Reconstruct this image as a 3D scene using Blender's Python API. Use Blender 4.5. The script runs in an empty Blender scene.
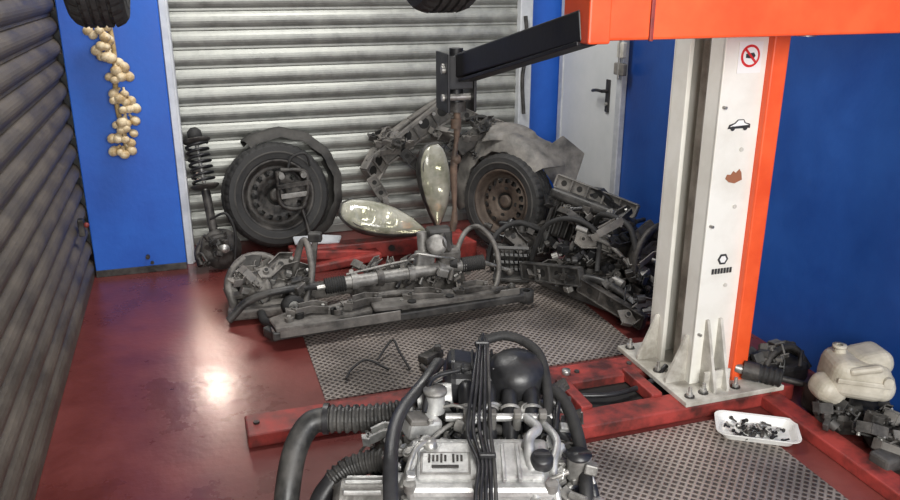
import bpy, bmesh, math, random
from mathutils import Vector, Matrix, Euler
random.seed(7)
H=1.65; YAW=math.radians(-17.95)
# ---------------------------------------------------------------- materials
def nt(name):
    m=bpy.data.materials.new(name); m.use_nodes=True
    t=m.node_tree; b=t.nodes['Principled BSDF']; return m,t,b
def mat(name,c1,c2=None,scale=6,rough=.5,metal=0,bump=.0,r2=None,detail=6,lo=.35,hi=.65,bscale=None,stretch=None,coat=0):
    m,t,b=nt(name)
    b.inputs['Metallic'].default_value=metal
    if coat: b.inputs['Coat Weight'].default_value=coat; b.inputs['Coat Roughness'].default_value=.2
    tc=t.nodes.new('ShaderNodeTexCoord')
    mp=t.nodes.new('ShaderNodeMapping'); t.links.new(tc.outputs['Object'],mp.inputs[0])
    if stretch: mp.inputs['Scale'].default_value=stretch
    n=t.nodes.new('ShaderNodeTexNoise'); n.inputs['Scale'].default_value=scale; n.inputs['Detail'].default_value=detail
    n.inputs['Roughness'].default_value=.65
    t.links.new(mp.outputs[0],n.inputs['Vector'])
    cr=t.nodes.new('ShaderNodeValToRGB'); cr.color_ramp.elements[0].position=lo; cr.color_ramp.elements[1].position=hi
    cr.color_ramp.elements[0].color=(*c1,1); cr.color_ramp.elements[1].color=(*(c2 or c1),1)
    t.links.new(n.outputs[0],cr.inputs[0]); t.links.new(cr.outputs[0],b.inputs['Base Color'])
    mr=t.nodes.new('ShaderNodeMapRange'); mr.inputs[1].default_value=.3; mr.inputs[2].default_value=.7
    mr.inputs[3].default_value=rough; mr.inputs[4].default_value=rough if r2 is None else r2
    t.links.new(n.outputs[0],mr.inputs[0]); t.links.new(mr.outputs[0],b.inputs['Roughness'])
    if bump:
        n2=t.nodes.new('ShaderNodeTexNoise'); n2.inputs['Scale'].default_value=bscale or scale*6; n2.inputs['Detail'].default_value=4
        t.links.new(mp.outputs[0],n2.inputs['Vector'])
        bp=t.nodes.new('ShaderNodeBump'); bp.inputs['Strength'].default_value=bump; bp.inputs['Distance'].default_value=.01
        t.links.new(n2.outputs[0],bp.inputs['Height']); t.links.new(bp.outputs[0],b.inputs['Normal'])
    return m
FLOOR=mat('red_floor_paint',(.085,.018,.016),(.19,.045,.038),1.8,.2,0,.12,.42,10,.3,.7,30)
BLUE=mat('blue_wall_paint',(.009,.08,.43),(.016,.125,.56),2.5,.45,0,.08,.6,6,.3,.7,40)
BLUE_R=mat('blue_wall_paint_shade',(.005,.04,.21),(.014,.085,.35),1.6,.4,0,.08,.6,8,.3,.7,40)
WALLW=mat('white_plaster',(.55,.55,.52),(.65,.65,.62),3,.7,0,.1)
CEIL=mat('ceiling_plaster',(.45,.45,.43),(.55,.55,.52),3,.8)
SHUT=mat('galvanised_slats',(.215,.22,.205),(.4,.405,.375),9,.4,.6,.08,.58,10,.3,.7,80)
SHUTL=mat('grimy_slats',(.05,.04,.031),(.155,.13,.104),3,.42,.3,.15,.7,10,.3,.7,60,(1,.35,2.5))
RAIL=mat('white_rail',(.45,.47,.5),(.62,.64,.66),8,.5,.2)
WHITE=mat('white_lift_paint',(.66,.64,.57),(.78,.77,.71),4,.4,0,.05,.5,6,.3,.6)
WHITED=mat('dirty_white_paint',(.3,.28,.24),(.66,.64,.58),7,.5,0,.05,.6,8)
DOORW=mat('door_white',(.58,.6,.6),(.66,.67,.67),3,.45)
ORANGE=mat('orange_lift_paint',(.75,.08,.018),(.86,.115,.028),5,.35,0,.04,.5,6)
REDP=mat('worn_red_paint',(.07,.018,.015),(.36,.045,.036),7,.42,0,.1,.65,10,.38,.62)
BLACKP=mat('black_paint',(.006,.006,.007),(.018,.018,.02),9,.38,.1,.05,.55)
RUB=mat('tyre_rubber',(.012,.012,.012),(.03,.029,.028),12,.6,0,.2,.8)
RUBD=mat('dusty_rubber',(.025,.024,.022),(.07,.066,.06),8,.7,0,.2,.85)
PLB=mat('black_plastic',(.01,.01,.011),(.028,.028,.03),14,.3,0,.06,.45)
PLBD=mat('dusty_black_plastic',(.016,.016,.016),(.095,.09,.083),11,.38,0,.1,.65,10,.38,.72)
PLG=mat('grey_plastic',(.07,.067,.062),(.22,.205,.185),8,.48,0,.1,.7,9)
ALU=mat('cast_aluminium',(.27,.27,.265),(.68,.68,.66),14,.33,.55,.15,.5,9,.3,.7,90)
ALUD=mat('dirty_aluminium',(.09,.086,.078),(.38,.37,.35),12,.4,.45,.2,.6,9,.3,.7,70)
STEEL=mat('bare_steel',(.22,.215,.2),(.55,.54,.51),15,.3,.65,.1,.5)
IRON=mat('greasy_iron',(.014,.013,.012),(.12,.11,.1),11,.4,.35,.25,.7,10,.38,.72,60)
IRD=mat('dusty_iron',(.035,.032,.029),(.24,.225,.205),9,.42,.3,.25,.7,10,.36,.68,60)
RUST=mat('rusty_steel',(.05,.038,.03),(.18,.12,.085),14,.6,.3,.25,.8,9)
COPPER=mat('brown_rust_rim',(.045,.034,.028),(.12,.092,.072),10,.6,.4,.15,.7)
CREAM=mat('cream_plastic',(.34,.31,.24),(.6,.56,.47),6,.45,0,.08,.5)
TRAYW=mat('tray_enamel',(.65,.65,.62),(.78,.78,.75),8,.3)
GARL=mat('garlic_skin',(.42,.28,.12),(.76,.65,.45),22,.4,0,.2,.55)
STRAW=mat('straw',(.3,.2,.08),(.5,.36,.17),30,.8)
SRED=mat('sign_red',(.6,.02,.02)); SBLK=mat('sign_black',(.03,.03,.03)); SBRN=mat('sign_brown',(.3,.12,.06))
SWHT=mat('sign_white',(.8,.8,.78))
DARK=mat('dark_recess',(.006,.006,.006),(.015,.014,.012),8,.7)
REFL=mat('lamp_reflector',(.55,.55,.5),(.8,.8,.75),8,.15,.9)
BULBO=mat('amber_lens',(.5,.2,.03),None,5,.2)
def lens_mat():
    m,t,b=nt('yellowed_lens')
    tc=t.nodes.new('ShaderNodeTexCoord'); n=t.nodes.new('ShaderNodeTexNoise'); n.inputs['Scale'].default_value=11; n.inputs['Detail'].default_value=6
    t.links.new(tc.outputs['Object'],n.inputs['Vector'])
    cr=t.nodes.new('ShaderNodeValToRGB'); cr.color_ramp.elements[0].color=(.46,.46,.33,1); cr.color_ramp.elements[1].color=(.88,.86,.72,1)
    cr.color_ramp.elements[0].position=.35; cr.color_ramp.elements[1].position=.6
    t.links.new(n.outputs[0],cr.inputs[0]); t.links.new(cr.outputs[0],b.inputs['Base Color'])
    b.inputs['Roughness'].default_value=.12; b.inputs['Transmission Weight'].default_value=.6; b.inputs['IOR'].default_value=1.25
    w=t.nodes.new('ShaderNodeTexWave'); w.inputs['Scale'].default_value=16; w.inputs['Distortion'].default_value=.2
    t.links.new(tc.outputs['Object'],w.inputs[0])
    bp=t.nodes.new('ShaderNodeBump'); bp.inputs['Strength'].default_value=.12; bp.inputs['Distance'].default_value=.003
    t.links.new(w.outputs[1],bp.inputs['Height']); t.links.new(bp.outputs[0],b.inputs['Normal'])
    b.inputs['Coat Weight'].default_value=.6; b.inputs['Coat Roughness'].default_value=.05
    return m
LENS=lens_mat()
def tread_mat():
    m,t,b=nt('tread_plate')
    tc=t.nodes.new('ShaderNodeTexCoord')
    out=[]
    for ang in (45,-45):
        mp=t.nodes.new('ShaderNodeMapping'); mp.inputs['Rotation'].default_value=(0,0,math.radians(ang))
        t.links.new(tc.outputs['Object'],mp.inputs[0])
        w=t.nodes.new('ShaderNodeTexWave'); w.inputs['Scale'].default_value=12.5; w.inputs['Distortion'].default_value=.3
        w.bands_direction='X'
        t.links.new(mp.outputs[0],w.inputs[0]); out.append(w)
    mx=t.nodes.new('ShaderNodeMath'); mx.operation='MAXIMUM'
    t.links.new(out[0].outputs[1],mx.inputs[0]); t.links.new(out[1].outputs[1],mx.inputs[1])
    cr=t.nodes.new('ShaderNodeValToRGB'); cr.color_ramp.elements[0].position=.45; cr.color_ramp.elements[1].position=.92
    cr.color_ramp.elements[0].color=(.085,.07,.062,1); cr.color_ramp.elements[1].color=(.4,.35,.315,1)
    t.links.new(mx.outputs[0],cr.inputs[0])
    n=t.nodes.new('ShaderNodeTexNoise'); n.inputs['Scale'].default_value=2.5; n.inputs['Detail'].default_value=8
    t.links.new(tc.outputs['Object'],n.inputs['Vector'])
    mr=t.nodes.new('ShaderNodeMapRange'); mr.inputs[1].default_value=.35; mr.inputs[2].default_value=.65; mr.inputs[3].default_value=.45; mr.inputs[4].default_value=1.2
    t.links.new(n.outputs[0],mr.inputs[0])
    mm=t.nodes.new('ShaderNodeVectorMath'); mm.operation='SCALE'
    t.links.new(cr.outputs[0],mm.inputs[0]); t.links.new(mr.outputs[0],mm.inputs['Scale']); t.links.new(mm.outputs[0],b.inputs['Base Color'])
    bp=t.nodes.new('ShaderNodeBump'); bp.inputs['Strength'].default_value=.6; bp.inputs['Distance'].default_value=.004
    t.links.new(mx.outputs[0],bp.inputs['Height']); t.links.new(bp.outputs[0],b.inputs['Normal'])
    b.inputs['Metallic'].default_value=.45; b.inputs['Roughness'].default_value=.36
    return m
TREAD=tread_mat()
# ---------------------------------------------------------------- builder
def catmull(pts,k=8):
    P=[Vector(p) for p in pts]
    if len(P)<3:return P
    Q=[P[0]*2-P[1]]+P+[P[-1]*2-P[-2]]; out=[]
    for i in range(1,len(Q)-2):
        a,b,c,d=Q[i-1:i+3]
        for j in range(k):
            t=j/k
            out.append(.5*((2*b)+(c-a)*t+(2*a-5*b+4*c-d)*t*t+(3*b-a-3*c+d)*t**3))
    out.append(P[-1]); return out
def zto(d):
    return Vector((0,0,1)).rotation_difference(Vector(d).normalized()).to_matrix().to_4x4()
def RM(c,rot): return Matrix.Translation(c)@Euler([math.radians(a) for a in rot]).to_matrix().to_4x4()
class B:
    def __init__(s,name,loc=(0,0,0),rz=0,rot=None,scale=1):
        s.name=name;s.v=[];s.f=[];s.m=[];s.s=[];s.mats=[];s.loc=loc;s.rot=rot or (0,0,rz);s.M=Matrix.Identity(4);s.scale=scale
    def mi(s,m):
        if m not in s.mats:s.mats.append(m)
        return s.mats.index(m)
    def add(s,vs,fs,m,smooth=False,M=None):
        T=s.M@M if M is not None else s.M
        o=len(s.v); s.v+=[T@Vector(v) for v in vs]; k=s.mi(m)
        for f in fs: s.f.append([o+i for i in f]); s.m.append(k); s.s.append(smooth)
    def box(s,c,size,m,bev=.0,rot=(0,0,0),seg=2):
        bm=bmesh.new(); bmesh.ops.create_cube(bm,size=1)
        for v in bm.verts:
            v.co.x*=size[0];v.co.y*=size[1];v.co.z*=size[2]
        if bev: bmesh.ops.bevel(bm,geom=bm.edges[:],offset=min(bev,min(size)*.45),segments=seg,affect='EDGES',profile=.5)
        bm.verts.index_update()
        s.add([v.co.copy() for v in bm.verts],[[v.index for v in f.verts] for f in bm.faces],m,False,RM(c,rot)); bm.free()
    def frame(s,p1,p2):
        p1=Vector(p1);p2=Vector(p2);d=p2-p1;x=d.normalized()
        up=Vector((0,0,1)) if abs(x.z)<.95 else Vector((0,1,0))
        y=up.cross(x).normalized();z=x.cross(y)
        return Matrix.Translation((p1+p2)/2)@Matrix((x,y,z)).transposed().to_4x4(),d.length
    def bar(s,p1,p2,w,h,m,bev=.003):
        R,L=s.frame(p1,p2); old=s.M; s.M=old@R; s.box((0,0,0),(L,w,h),m,bev); s.M=old
    def girder(s,p1,p2,w,h,m,dk,nh=3):
        R,L=s.frame(p1,p2); old=s.M; s.M=old@R
        s.box((0,0,0),(L,w*.35,h),m,.004)
        for k in (-1,1): s.box((0,0,k*h*.46),(L,w,h*.1),m,.004)
        for i in range(nh+1): s.box((-L/2+L*i/nh,0,0),(.012,w*.9,h*.86),m,.002)
        for i in range(nh):
            c=-L/2+L*(i+.5)/nh; s.cyl((c,-w*.19,0),(c,w*.19,0),h*.22,dk,n=16)
        s.M=old
    def bracket(s,c,L,W,rot,m):
        M=RM(c,rot); k=random.uniform(.3,.8)
        s.plate([(-L/2,-W*.3),(-L*.3,-W/2),(L*.1,-W*.5*k),(L/2,-W*.35),(L/2,W*.2),(L*.2,W/2),(-L*.2,W*.45*k),(-L/2,W*.3)],.007,m,M)
        old=s.M; s.M=old@M
        s.bar((-L/2,-W*.3,.0),(-L*.3,-W/2,.0),.006,.04,m,.001); s.bar((-L*.3,-W/2,.01),(L*.1,-W*.5*k,.01),.006,.04,m,.001); s.bar((L*.1,-W*.5*k,.01),(L/2,-W*.35,.01),.006,.04,m,.001)
        s.bar((L/2,W*.2,.01),(L*.2,W/2,.01),.006,.04,m,.001); s.bar((L*.2,W/2,.01),(-L*.2,W*.45*k,.01),.006,.04,m,.001)
        s.cyl((-L*.3,0,-.012),(-L*.3,0,.016),W*.16,m,n=14); s.cyl((-L*.3,0,.0161),(-L*.3,0,.018),W*.1,DARK,n=12)
        s.cyl((L*.12,0,.0),(L*.12,0,.006),W*.15,DARK,n=12); s.cyl((L*.38,-W*.05,-.02),(L*.38,-W*.05,.03),W*.1,STEEL if random.random()<.3 else m,n=10)
        s.M=old
    def lathe(s,prof,m,c=(0,0,0),axis=(0,0,1),n=32,skip=None,smooth=True,wob=None):
        vs=[];fs=[]
        for j,(r,h) in enumerate(prof):
            for i in range(n):
                a=2*math.pi*i/n; rr=r+(wob(i,j) if wob else 0); vs.append((rr*math.cos(a),rr*math.sin(a),h))
        for j in range(len(prof)-1):
            for i in range(n):
                if skip and skip(i,j):continue
                fs.append((j*n+i,j*n+(i+1)%n,(j+1)*n+(i+1)%n,(j+1)*n+i))
        s.add(vs,fs,m,smooth,Matrix.Translation(c)@zto(axis))
    def cyl(s,p1,p2,r,m,r2=None,n=20,cap=True):
        p1=Vector(p1);p2=Vector(p2);L=(p2-p1).length; r2=r if r2 is None else r2
        M=Matrix.Translation(p1)@zto(p2-p1)
        vs=[(r*math.cos(2*math.pi*i/n),r*math.sin(2*math.pi*i/n),0) for i in range(n)]+[(r2*math.cos(2*math.pi*i/n),r2*math.sin(2*math.pi*i/n),L) for i in range(n)]
        s.add(vs,[(i,(i+1)%n,n+(i+1)%n,n+i) for i in range(n)],m,True,M)
        if cap:
            s.add(vs[:n],[list(range(n))[::-1]],m,False,M); s.add(vs[n:],[list(range(n))],m,False,M)
    def tube(s,pts,r,m,n=12,k=8,rib=0,flat=1,smooth=True,cap=True):
        P=catmull(pts,k) if k>1 else [Vector(p) for p in pts]
        if rib:
            Ls=[0]
            for i in range(1,len(P)):Ls.append(Ls[-1]+(P[i]-P[i-1]).length)
            N=int(Ls[-1]/rib*4); Q=[];j=0
            for q in range(N+1):
                L=Ls[-1]*q/N
                while j<len(Ls)-2 and Ls[j+1]<L:j+=1
                tt=(L-Ls[j])/max(1e-9,Ls[j+1]-Ls[j]); Q.append(P[j].lerp(P[j+1],min(1,tt)))
            P=Q
        vs=[];fs=[];nv=None
        for i,p in enumerate(P):
            T=(P[min(i+1,len(P)-1)]-P[max(i-1,0)]).normalized()
            if nv is None:
                nv=T.orthogonal().normalized() if abs(T.z)>.9 else Vector((0,0,1)).cross(T).normalized()
            else: nv=(nv-T*nv.dot(T)).normalized()
            bn=T.cross(nv)
            rr=r(i/(len(P)-1)) if callable(r) else r
            if rib: rr*= (1.0,1.0,.84,.84)[i%4]
            for q in range(n):
                a=2*math.pi*q/n; vs.append(p+nv*rr*math.cos(a)+bn*rr*flat*math.sin(a))
        for i in range(len(P)-1):
            for q in range(n): fs.append((i*n+q,i*n+(q+1)%n,(i+1)*n+(q+1)%n,(i+1)*n+q))
        s.add(vs,fs,m,smooth)
        if cap: s.add(vs[:n],[list(range(n))[::-1]],m); s.add(vs[-n:],[list(range(n))],m)
    def plate(s,poly,th,m,M,bev=0):
        bm=bmesh.new(); vv=[bm.verts.new((x,y,-th/2)) for x,y in poly]; f=bm.faces.new(vv)
        r=bmesh.ops.extrude_face_region(bm,geom=[f])
        for e in r['geom']:
            if isinstance(e,bmesh.types.BMVert): e.co.z+=th
        bmesh.ops.recalc_face_normals(bm,faces=bm.faces[:])
        if bev: bmesh.ops.bevel(bm,geom=bm.edges[:],offset=bev,segments=2,affect='EDGES')
        bm.verts.index_update()
        s.add([v.co.copy() for v in bm.verts],[[v.index for v in f.verts] for f in bm.faces],m,False,M); bm.free()
    def shell(s,c,w,h,curve,m,rot=(0,0,0),lip=.03,edge=.12):
        nx,ny=16,10; vs=[];fs=[]
        for side in (0,1):
            for j in range(ny+1):
                for i in range(nx+1):
                    u=i/nx*2-1; v=j/ny*2-1
                    x=w/2*u*(1-edge*v*v*.6+edge*.4*math.sin(3*v)); y=h/2*v*(1-edge*u*u+.5*edge*math.sin(4*u))
                    z=curve*(1-u*u)+.25*curve*(1-v*v)
                    if max(abs(u),abs(v))>.99: z-=lip
                    vs.append((x,y,z-side*.005))
        k=(nx+1)*(ny+1)
        for j in range(ny):
            for i in range(nx):
                a=j*(nx+1)+i; f=(a,a+1,a+nx+2,a+nx+1); fs.append(f); fs.append(tuple(x+k for x in f[::-1]))
        s.add(vs,fs,m,True,RM(c,rot))
    def ball(s,c,r,m,sc=(1,1,1),n=14,rot=(0,0,0)):
        k=8; prof=[(math.sin(math.pi*j/k)*1.0,-math.cos(math.pi*j/k)) for j in range(k+1)]
        vs=[];fs=[]
        for rr,h in prof:
            for i in range(n):
                a=2*math.pi*i/n; vs.append((r*sc[0]*rr*math.cos(a),r*sc[1]*rr*math.sin(a),r*sc[2]*h))
        for j in range(k):
            for i in range(n): fs.append((j*n+i,j*n+(i+1)%n,(j+1)*n+(i+1)%n,(j+1)*n+i))
        s.add(vs,fs,m,True,RM(c,rot))
    def bolt(s,c,ax,m,r=.009,h=.008):
        s.cyl(c,Vector(c)+Vector(ax).normalized()*h,r,m,n=6)
    def done(s,remap=None):
        me=bpy.data.meshes.new(s.name); me.from_pydata([tuple(v) for v in s.v],[],s.f)
        for m in s.mats: me.materials.append(remap.get(m.name,m) if remap else m)
        me.polygons.foreach_set('material_index',s.m); me.polygons.foreach_set('use_smooth',s.s); me.update()
        o=bpy.data.objects.new(s.name,me); o.location=s.loc; o.rotation_euler=s.rot; o.scale=(s.scale,)*3
        bpy.context.scene.collection.objects.link(o); return o
DUSTY={IRON.name:IRD}
def rp(c,size): return Vector((c[0]+(random.random()-.5)*size[0],c[1]+(random.random()-.5)*size[1],c[2]+(random.random()-.5)*size[2]))
def greeble(b,c,size,n,mats,smin=.012,smax=.04,wires=.2):
    for i in range(n):
        p=rp(c,size)
        m=random.choice(mats); k=random.random(); q=lambda:smin+random.random()*(smax-smin)
        if k<.42: b.box(p,(q()*1.3,q(),q()),m,.004,(random.uniform(-30,30),random.uniform(-30,30),random.uniform(0,90)))
        elif k<1-wires:
            d=Vector((random.uniform(-1,1),random.uniform(-1,1),random.uniform(-.3,1))).normalized()
            b.cyl(p-d*q()*.6,p+d*q()*.6,q()*.5,m,n=12)
            b.cyl(p+d*smax*.4,p+d*smax*.7,q()*.3,m,n=8)
        else:
            d=Vector((random.uniform(-1,1),random.uniform(-1,1),0))*size[0]*.2
            b.tube([p-d,p+Vector((0,0,q())),p+d],.004+random.random()*.004,m,n=6,k=5)
def pile(b,c,size,n,mats,L0=.09,L1=.24,tilt=65):
    for i in range(n):
        L=random.uniform(L0,L1); b.bracket(rp(c,size),L,L*random.uniform(.3,.55),(random.uniform(-tilt,tilt)+30,random.uniform(-tilt,tilt)*.6,random.uniform(0,180)),random.choice(mats))
# ---------------------------------------------------------------- room
b=B('floor'); b.box((1,1.2,-.05),(3.6,8.4,.1),FLOOR); b.done()
b=B('floor_tread_plate'); b.box((1.15,3.6,.003),(1.48,1.36,.006),TREAD); b.done()
b=B('floor_tread_plate'); b.box((1.28,1.5,.003),(1.34,1.6,.006),TREAD); b.done()
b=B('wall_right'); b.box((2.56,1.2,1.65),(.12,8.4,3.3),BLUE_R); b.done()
b=B('wall_left'); b.box((-.76,1.2,1.65),(.1,8.4,3.3),WALLW); b.done()
b=B('wall_back'); b.box((1,5.36,1.65),(3.6,.1,3.3),WALLW); b.box((2.37,5.25,1.65),(.26,.12,3.3),BLUE); b.done()
b=B('ceiling'); b.box((1,1.2,3.35),(3.6,8.4,.1),CEIL); b.done()
b=B('pillar'); b.box((-.36,5.03,1.65),(.5,.56,3.3),BLUE,.006)
b.box((-.36,4.745,.02),(.5,.012,.04),IRON,.002); b.cyl((-.32,4.745,.1),(-.32,4.72,.1),.012,IRON,n=10); b.cyl((-.3,4.745,.06),(-.3,4.73,.06),.01,IRON,n=10); b.done()
def shutter(name,m,L,Ht,pitch,amp,loc,rot):
    b=B(name,loc,rot=rot); vs=[];fs=[]
    n=int(Ht/pitch); K=7
    for i in range(n):
        z0=i*pitch
        prof=[(0,.0)]+[ (amp*math.sin(math.pi*j/K)**.8, .012+(pitch-.02)*j/K) for j in range(K+1)]+[(-.006,pitch-.006),(0,pitch)]
        for (d,z),(d2,z2) in zip(prof[:-1],prof[1:]):
            o=len(vs); vs+= [(0,-d,z0+z),(L,-d,z0+z),(L,-d2,z0+z2),(0,-d2,z0+z2)]; fs.append((o,o+1,o+2,o+3))
    b.add(vs,fs,m); b.box((L/2,0,.03),(L,.05,.06),m,.006)
    for i in range(1,n,2):
        for x in (0.02,L-.02): b.box((x,-amp*.6,i*pitch+.05),(.025,.02,.05),m,.004)
    return b
shutter('roller_shutter',SHUT,2.3,3.25,.112,.02,(-.1,5.2,0),(0,0,0)).done()
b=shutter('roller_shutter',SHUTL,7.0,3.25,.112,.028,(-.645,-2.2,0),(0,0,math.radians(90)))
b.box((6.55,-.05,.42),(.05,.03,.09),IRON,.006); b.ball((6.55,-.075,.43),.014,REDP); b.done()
b=B('trim_1'); b.box((-.085,5.0,1.65),(.05,.34,3.3),RAIL,.006); b.box((-.09,4.825,1.65),(.035,.02,3.3),RAIL,.003); b.done()
b=B('trim_2'); b.box((2.2,5.16,1.65),(.09,.07,3.3),RAIL,.006)
b.tube([(2.19,5.11,.75),(2.17,5.1,1.0),(2.2,5.1,1.2),(2.18,5.1,1.4)],.014,PLBD,n=8); b.done()
b=B('door_1')
b.box((2.482,4.72,1.03),(.03,.74,2.06),DOORW,.006)
for y in (4.31,5.115): b.box((2.479,y,1.05),(.04,.06,2.14),RAIL,.006)
b.box((2.479,4.72,2.11),(.04,.85,.06),RAIL,.006)
b.box((2.462,4.44,.95),(.012,.045,.2),PLB,.004); b.cyl((2.46,4.44,.98),(2.42,4.44,.98),.011,PLB)
b.tube([(2.42,4.44,.98),(2.415,4.5,.98),(2.42,4.56,.97)],.01,PLB,n=8); b.cyl((2.459,4.44,.9),(2.448,4.44,.9),.012,STEEL)
b.done()
b=B('door_latch'); b.box((2.443,4.27,1.24),(.03,.07,.09),WHITED,.006); b.box((2.44,4.27,1.13),(.03,.11,.07),PLG,.006); b.cyl((2.43,4.27,1.07),(2.43,4.27,1.36),.008,STEEL); b.box((2.44,4.25,1.34),(.03,.04,.05),RAIL,.004); b.done()
# ---------------------------------------------------------------- garlic braid
b=B('garlic_braid',(-.365,4.72,0))
b.tube([(0.0,.0,1.46),(.01,-.02,1.25),(-.01,-.02,1.0),(.01,-.02,.8),(0,-.02,.70)],.014,STRAW,n=8)
b.tube([(0,.03,1.46),(0,0,1.47),(0,-.02,1.43)],.005,STRAW,n=6)
z=1.40; i=0
while z>.69:
    cx=-.03*math.cos(z*9)+(.06*(1.1-z))
    for q in range(4):
        if random.random()<.12: continue
        sgn=(q-1.5)/1.5
        w=.045*sgn+random.uniform(-.01,.01)
        c=(cx+w,-.04-.022*(q in (1,2))-.01*random.random(),z+random.uniform(-.02,.02))
        r=random.uniform(.024,.033)
        b.ball(c,r,GARL,(1,1,.85),12,(random.uniform(-30,30),sgn*40,0))
        b.lathe([(r*.6,r*.5),(r*.28,r*.95),(.007,r*1.5),(0,r*1.55)],GARL,c,(-sgn*.8+.2,.1,.8),10)
    z-=.055; i+=1
b.done()
# ---------------------------------------------------------------- vehicle lift
b=B('vehicle_lift')
y0,y1=2.46,2.78; HT=3.1
b.box((1.91,y0+.008,HT/2),(.18,.016,HT),WHITE,.003)
b.box((1.91,y1-.008,HT/2),(.18,.016,HT),WHITE,.003)
b.box((1.985,2.62,HT/2),(.016,.31,HT),WHITED,.002)
for y,w in ((y0+.045,.085),(y1-.055,.1)): b.box((1.83,y,HT/2),(.02,w,HT),WHITE,.003)
b.box((1.9,2.62,HT/2),(.05,.1,HT),WHITED,.003)
b.box((1.872,2.60,HT/2),(.012,.02,HT),IRON,.002)
b.cyl((1.862,2.565,.1),(1.862,2.565,HT),.006,STEEL,n=8)
b.box((2.035,2.6,HT/2),(.07,.34,HT-.1),ORANGE,.006)
b.box((1.95,2.6,.07),(.46,.54,.022),WHITED,.004)
for x in (1.87,1.93): 
    M=Matrix.Translation((x,y0,.08))@Matrix.Rotation(math.radians(90),4,'Z')@Matrix.Rotation(math.radians(90),4,'X')
    b.plate([(0,0),(-.1,0),(-.1,.02),(-.012,.28),(0,.28)],.012,WHITED,M)
for y in (2.5,2.72):
    M=Matrix.Translation((1.82,y,.08))@Matrix.Rotation(math.radians(90),4,'X')
    b.plate([(0,0),(-.09,0),(-.09,.02),(-.012,.2),(0,.2)],.012,WHITED,M)
b.box((1.90,2.40,.12),(.12,.012,.08),WHITED,.002)
for p in ((1.76,2.37),(2.13,2.37),(1.76,2.83),(2.13,2.83),(1.83,2.38),(1.98,2.38),(1.76,2.6)):
    b.cyl((p[0],p[1],.08),(p[0],p[1],.086),.02,IRON,n=16); b.bolt((p[0],p[1],.086),(0,0,1),STEEL,.014,.014); b.cyl((p[0],p[1],.1),(p[0],p[1],.125),.007,STEEL,n=8)
b.box((.96,2.73,.03),(1.76,.15,.06),REDP,.008); b.box((1.5,2.39,.03),(1.25,.12,.06),REDP,.008)
b.box((1.25,2.56,.01),(1.2,.2,.02),DARK); 
for x in (.12,.5,1.0,1.45,1.7): b.bolt((x,2.73,.06),(0,0,1),IRON,.012)
for x in (1.35,1.66): b.box((x,2.56,.05),(.05,.24,.05),REDP,.006)
b.box((2.12,1.6,.025),(.09,1.55,.05),REDP,.006); b.box((2.14,2.4,.035),(.2,.12,.07),REDP,.006)
b.tube([(1.3,2.6,.045),(1.5,2.53,.05),(1.7,2.57,.05),(1.8,2.6,.1)],.011,PLB,n=8)
b.lathe([(.0,.03),(.018,.03),(.018,.05),(.0,.05)],STEEL,(1.4,2.73,.03),n=16)
b.box((1.74,2.19,1.548),(1.22,.15,.15),ORANGE,.008)
b.box((1.13,2.19,1.55),(.07,.17,.17),ORANGE,.006); b.box((1.30,2.112,1.545),(.012,.01,.15),REDP,.002)
b.box((1.98,2.36,1.6),(.22,.22,.26),ORANGE,.01); b.cyl((1.99,2.27,1.46),(1.99,2.27,1.74),.035,STEEL)
b.bar((1.12,2.16,1.515),(1.035,3.05,1.315),.06,.09,BLACKP,.006)
b.bar((1.12,2.16,1.465),(1.04,3.0,1.265),.07,.012,BLACKP,.002)
T=(1.03,3.1)
for dx in (-.055,.055): b.box((T[0]+dx,T[1],1.25),(.012,.16,.23),BLACKP,.004); b.cyl((T[0]+dx*1.1,T[1]-.04,1.30),(T[0]+dx*1.35,T[1]-.04,1.30),.016,STEEL,n=6)
b.box((T[0],T[1]-.06,1.29),(.12,.012,.13),BLACKP,.004)
b.cyl((T[0],T[1]+.0,1.14),(T[0],T[1],1.38),.028,BLACKP); b.cyl((T[0],T[1],1.13),(T[0],T[1],1.17),.042,IRON)
for z in (1.19,1.31): b.cyl((T[0]-.07,T[1]-.03,z),(T[0]+.07,T[1]-.03,z),.014,STEEL,n=10)
b.tube([(T[0],T[1],1.18),(T[0]+.005,T[1],1.05),(T[0]-.01,T[1],.9),(T[0]-.005,T[1],.7),(T[0]-.015,T[1],.62)],lambda t:.009+.007*(abs(math.sin(t*9))),RUST,n=10)
b.cyl((T[0],T[1],1.06),(T[0],T[1],1.1),.022,RUST); b.ball((T[0],T[1],.93),.022,RUST)
FY=y0-.001
def sticker(cx,cz,poly,m,k=0):
    M=Matrix.Translation((cx,FY-.001-k*.001,cz))@Matrix.Rotation(math.radians(90),4,'X'); b.plate(poly,.0015,m,M)
circ=lambda r,n=28:[(r*math.cos(2*math.pi*i/n),r*math.sin(2*math.pi*i/n)) for i in range(n)]
sticker(1.925,1.375,[(-.05,-.055),(.05,-.055),(.05,.055),(-.05,.055)],SWHT)
sticker(1.925,1.38,circ(.04),SRED,1); sticker(1.925,1.38,circ(.031),SWHT,2)
sticker(1.925,1.38,[(-.02,-.006),(.012,-.01),(.02,0),(.012,.012),(-.02,.008)],SBLK,3)
sticker(1.925,1.38,[(-.026,.02),(-.02,.026),(.026,-.02),(.02,-.026)],SRED,4)
sticker(1.912,1.13,[(-.048,-.01),(-.042,.005),(-.02,.011),(-.007,.023),(.019,.023),(.027,.011),(.048,.005),(.049,-.01)],SBLK)
sticker(1.912,1.132,[(-.04,-.004),(-.016,.007),(-.005,.018),(.016,.018),(.022,.007),(.042,.0)],SWHT,1)
for dx in(-.027,.027): sticker(1.912+dx,1.121,circ(.009,12),SBLK,2)
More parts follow.
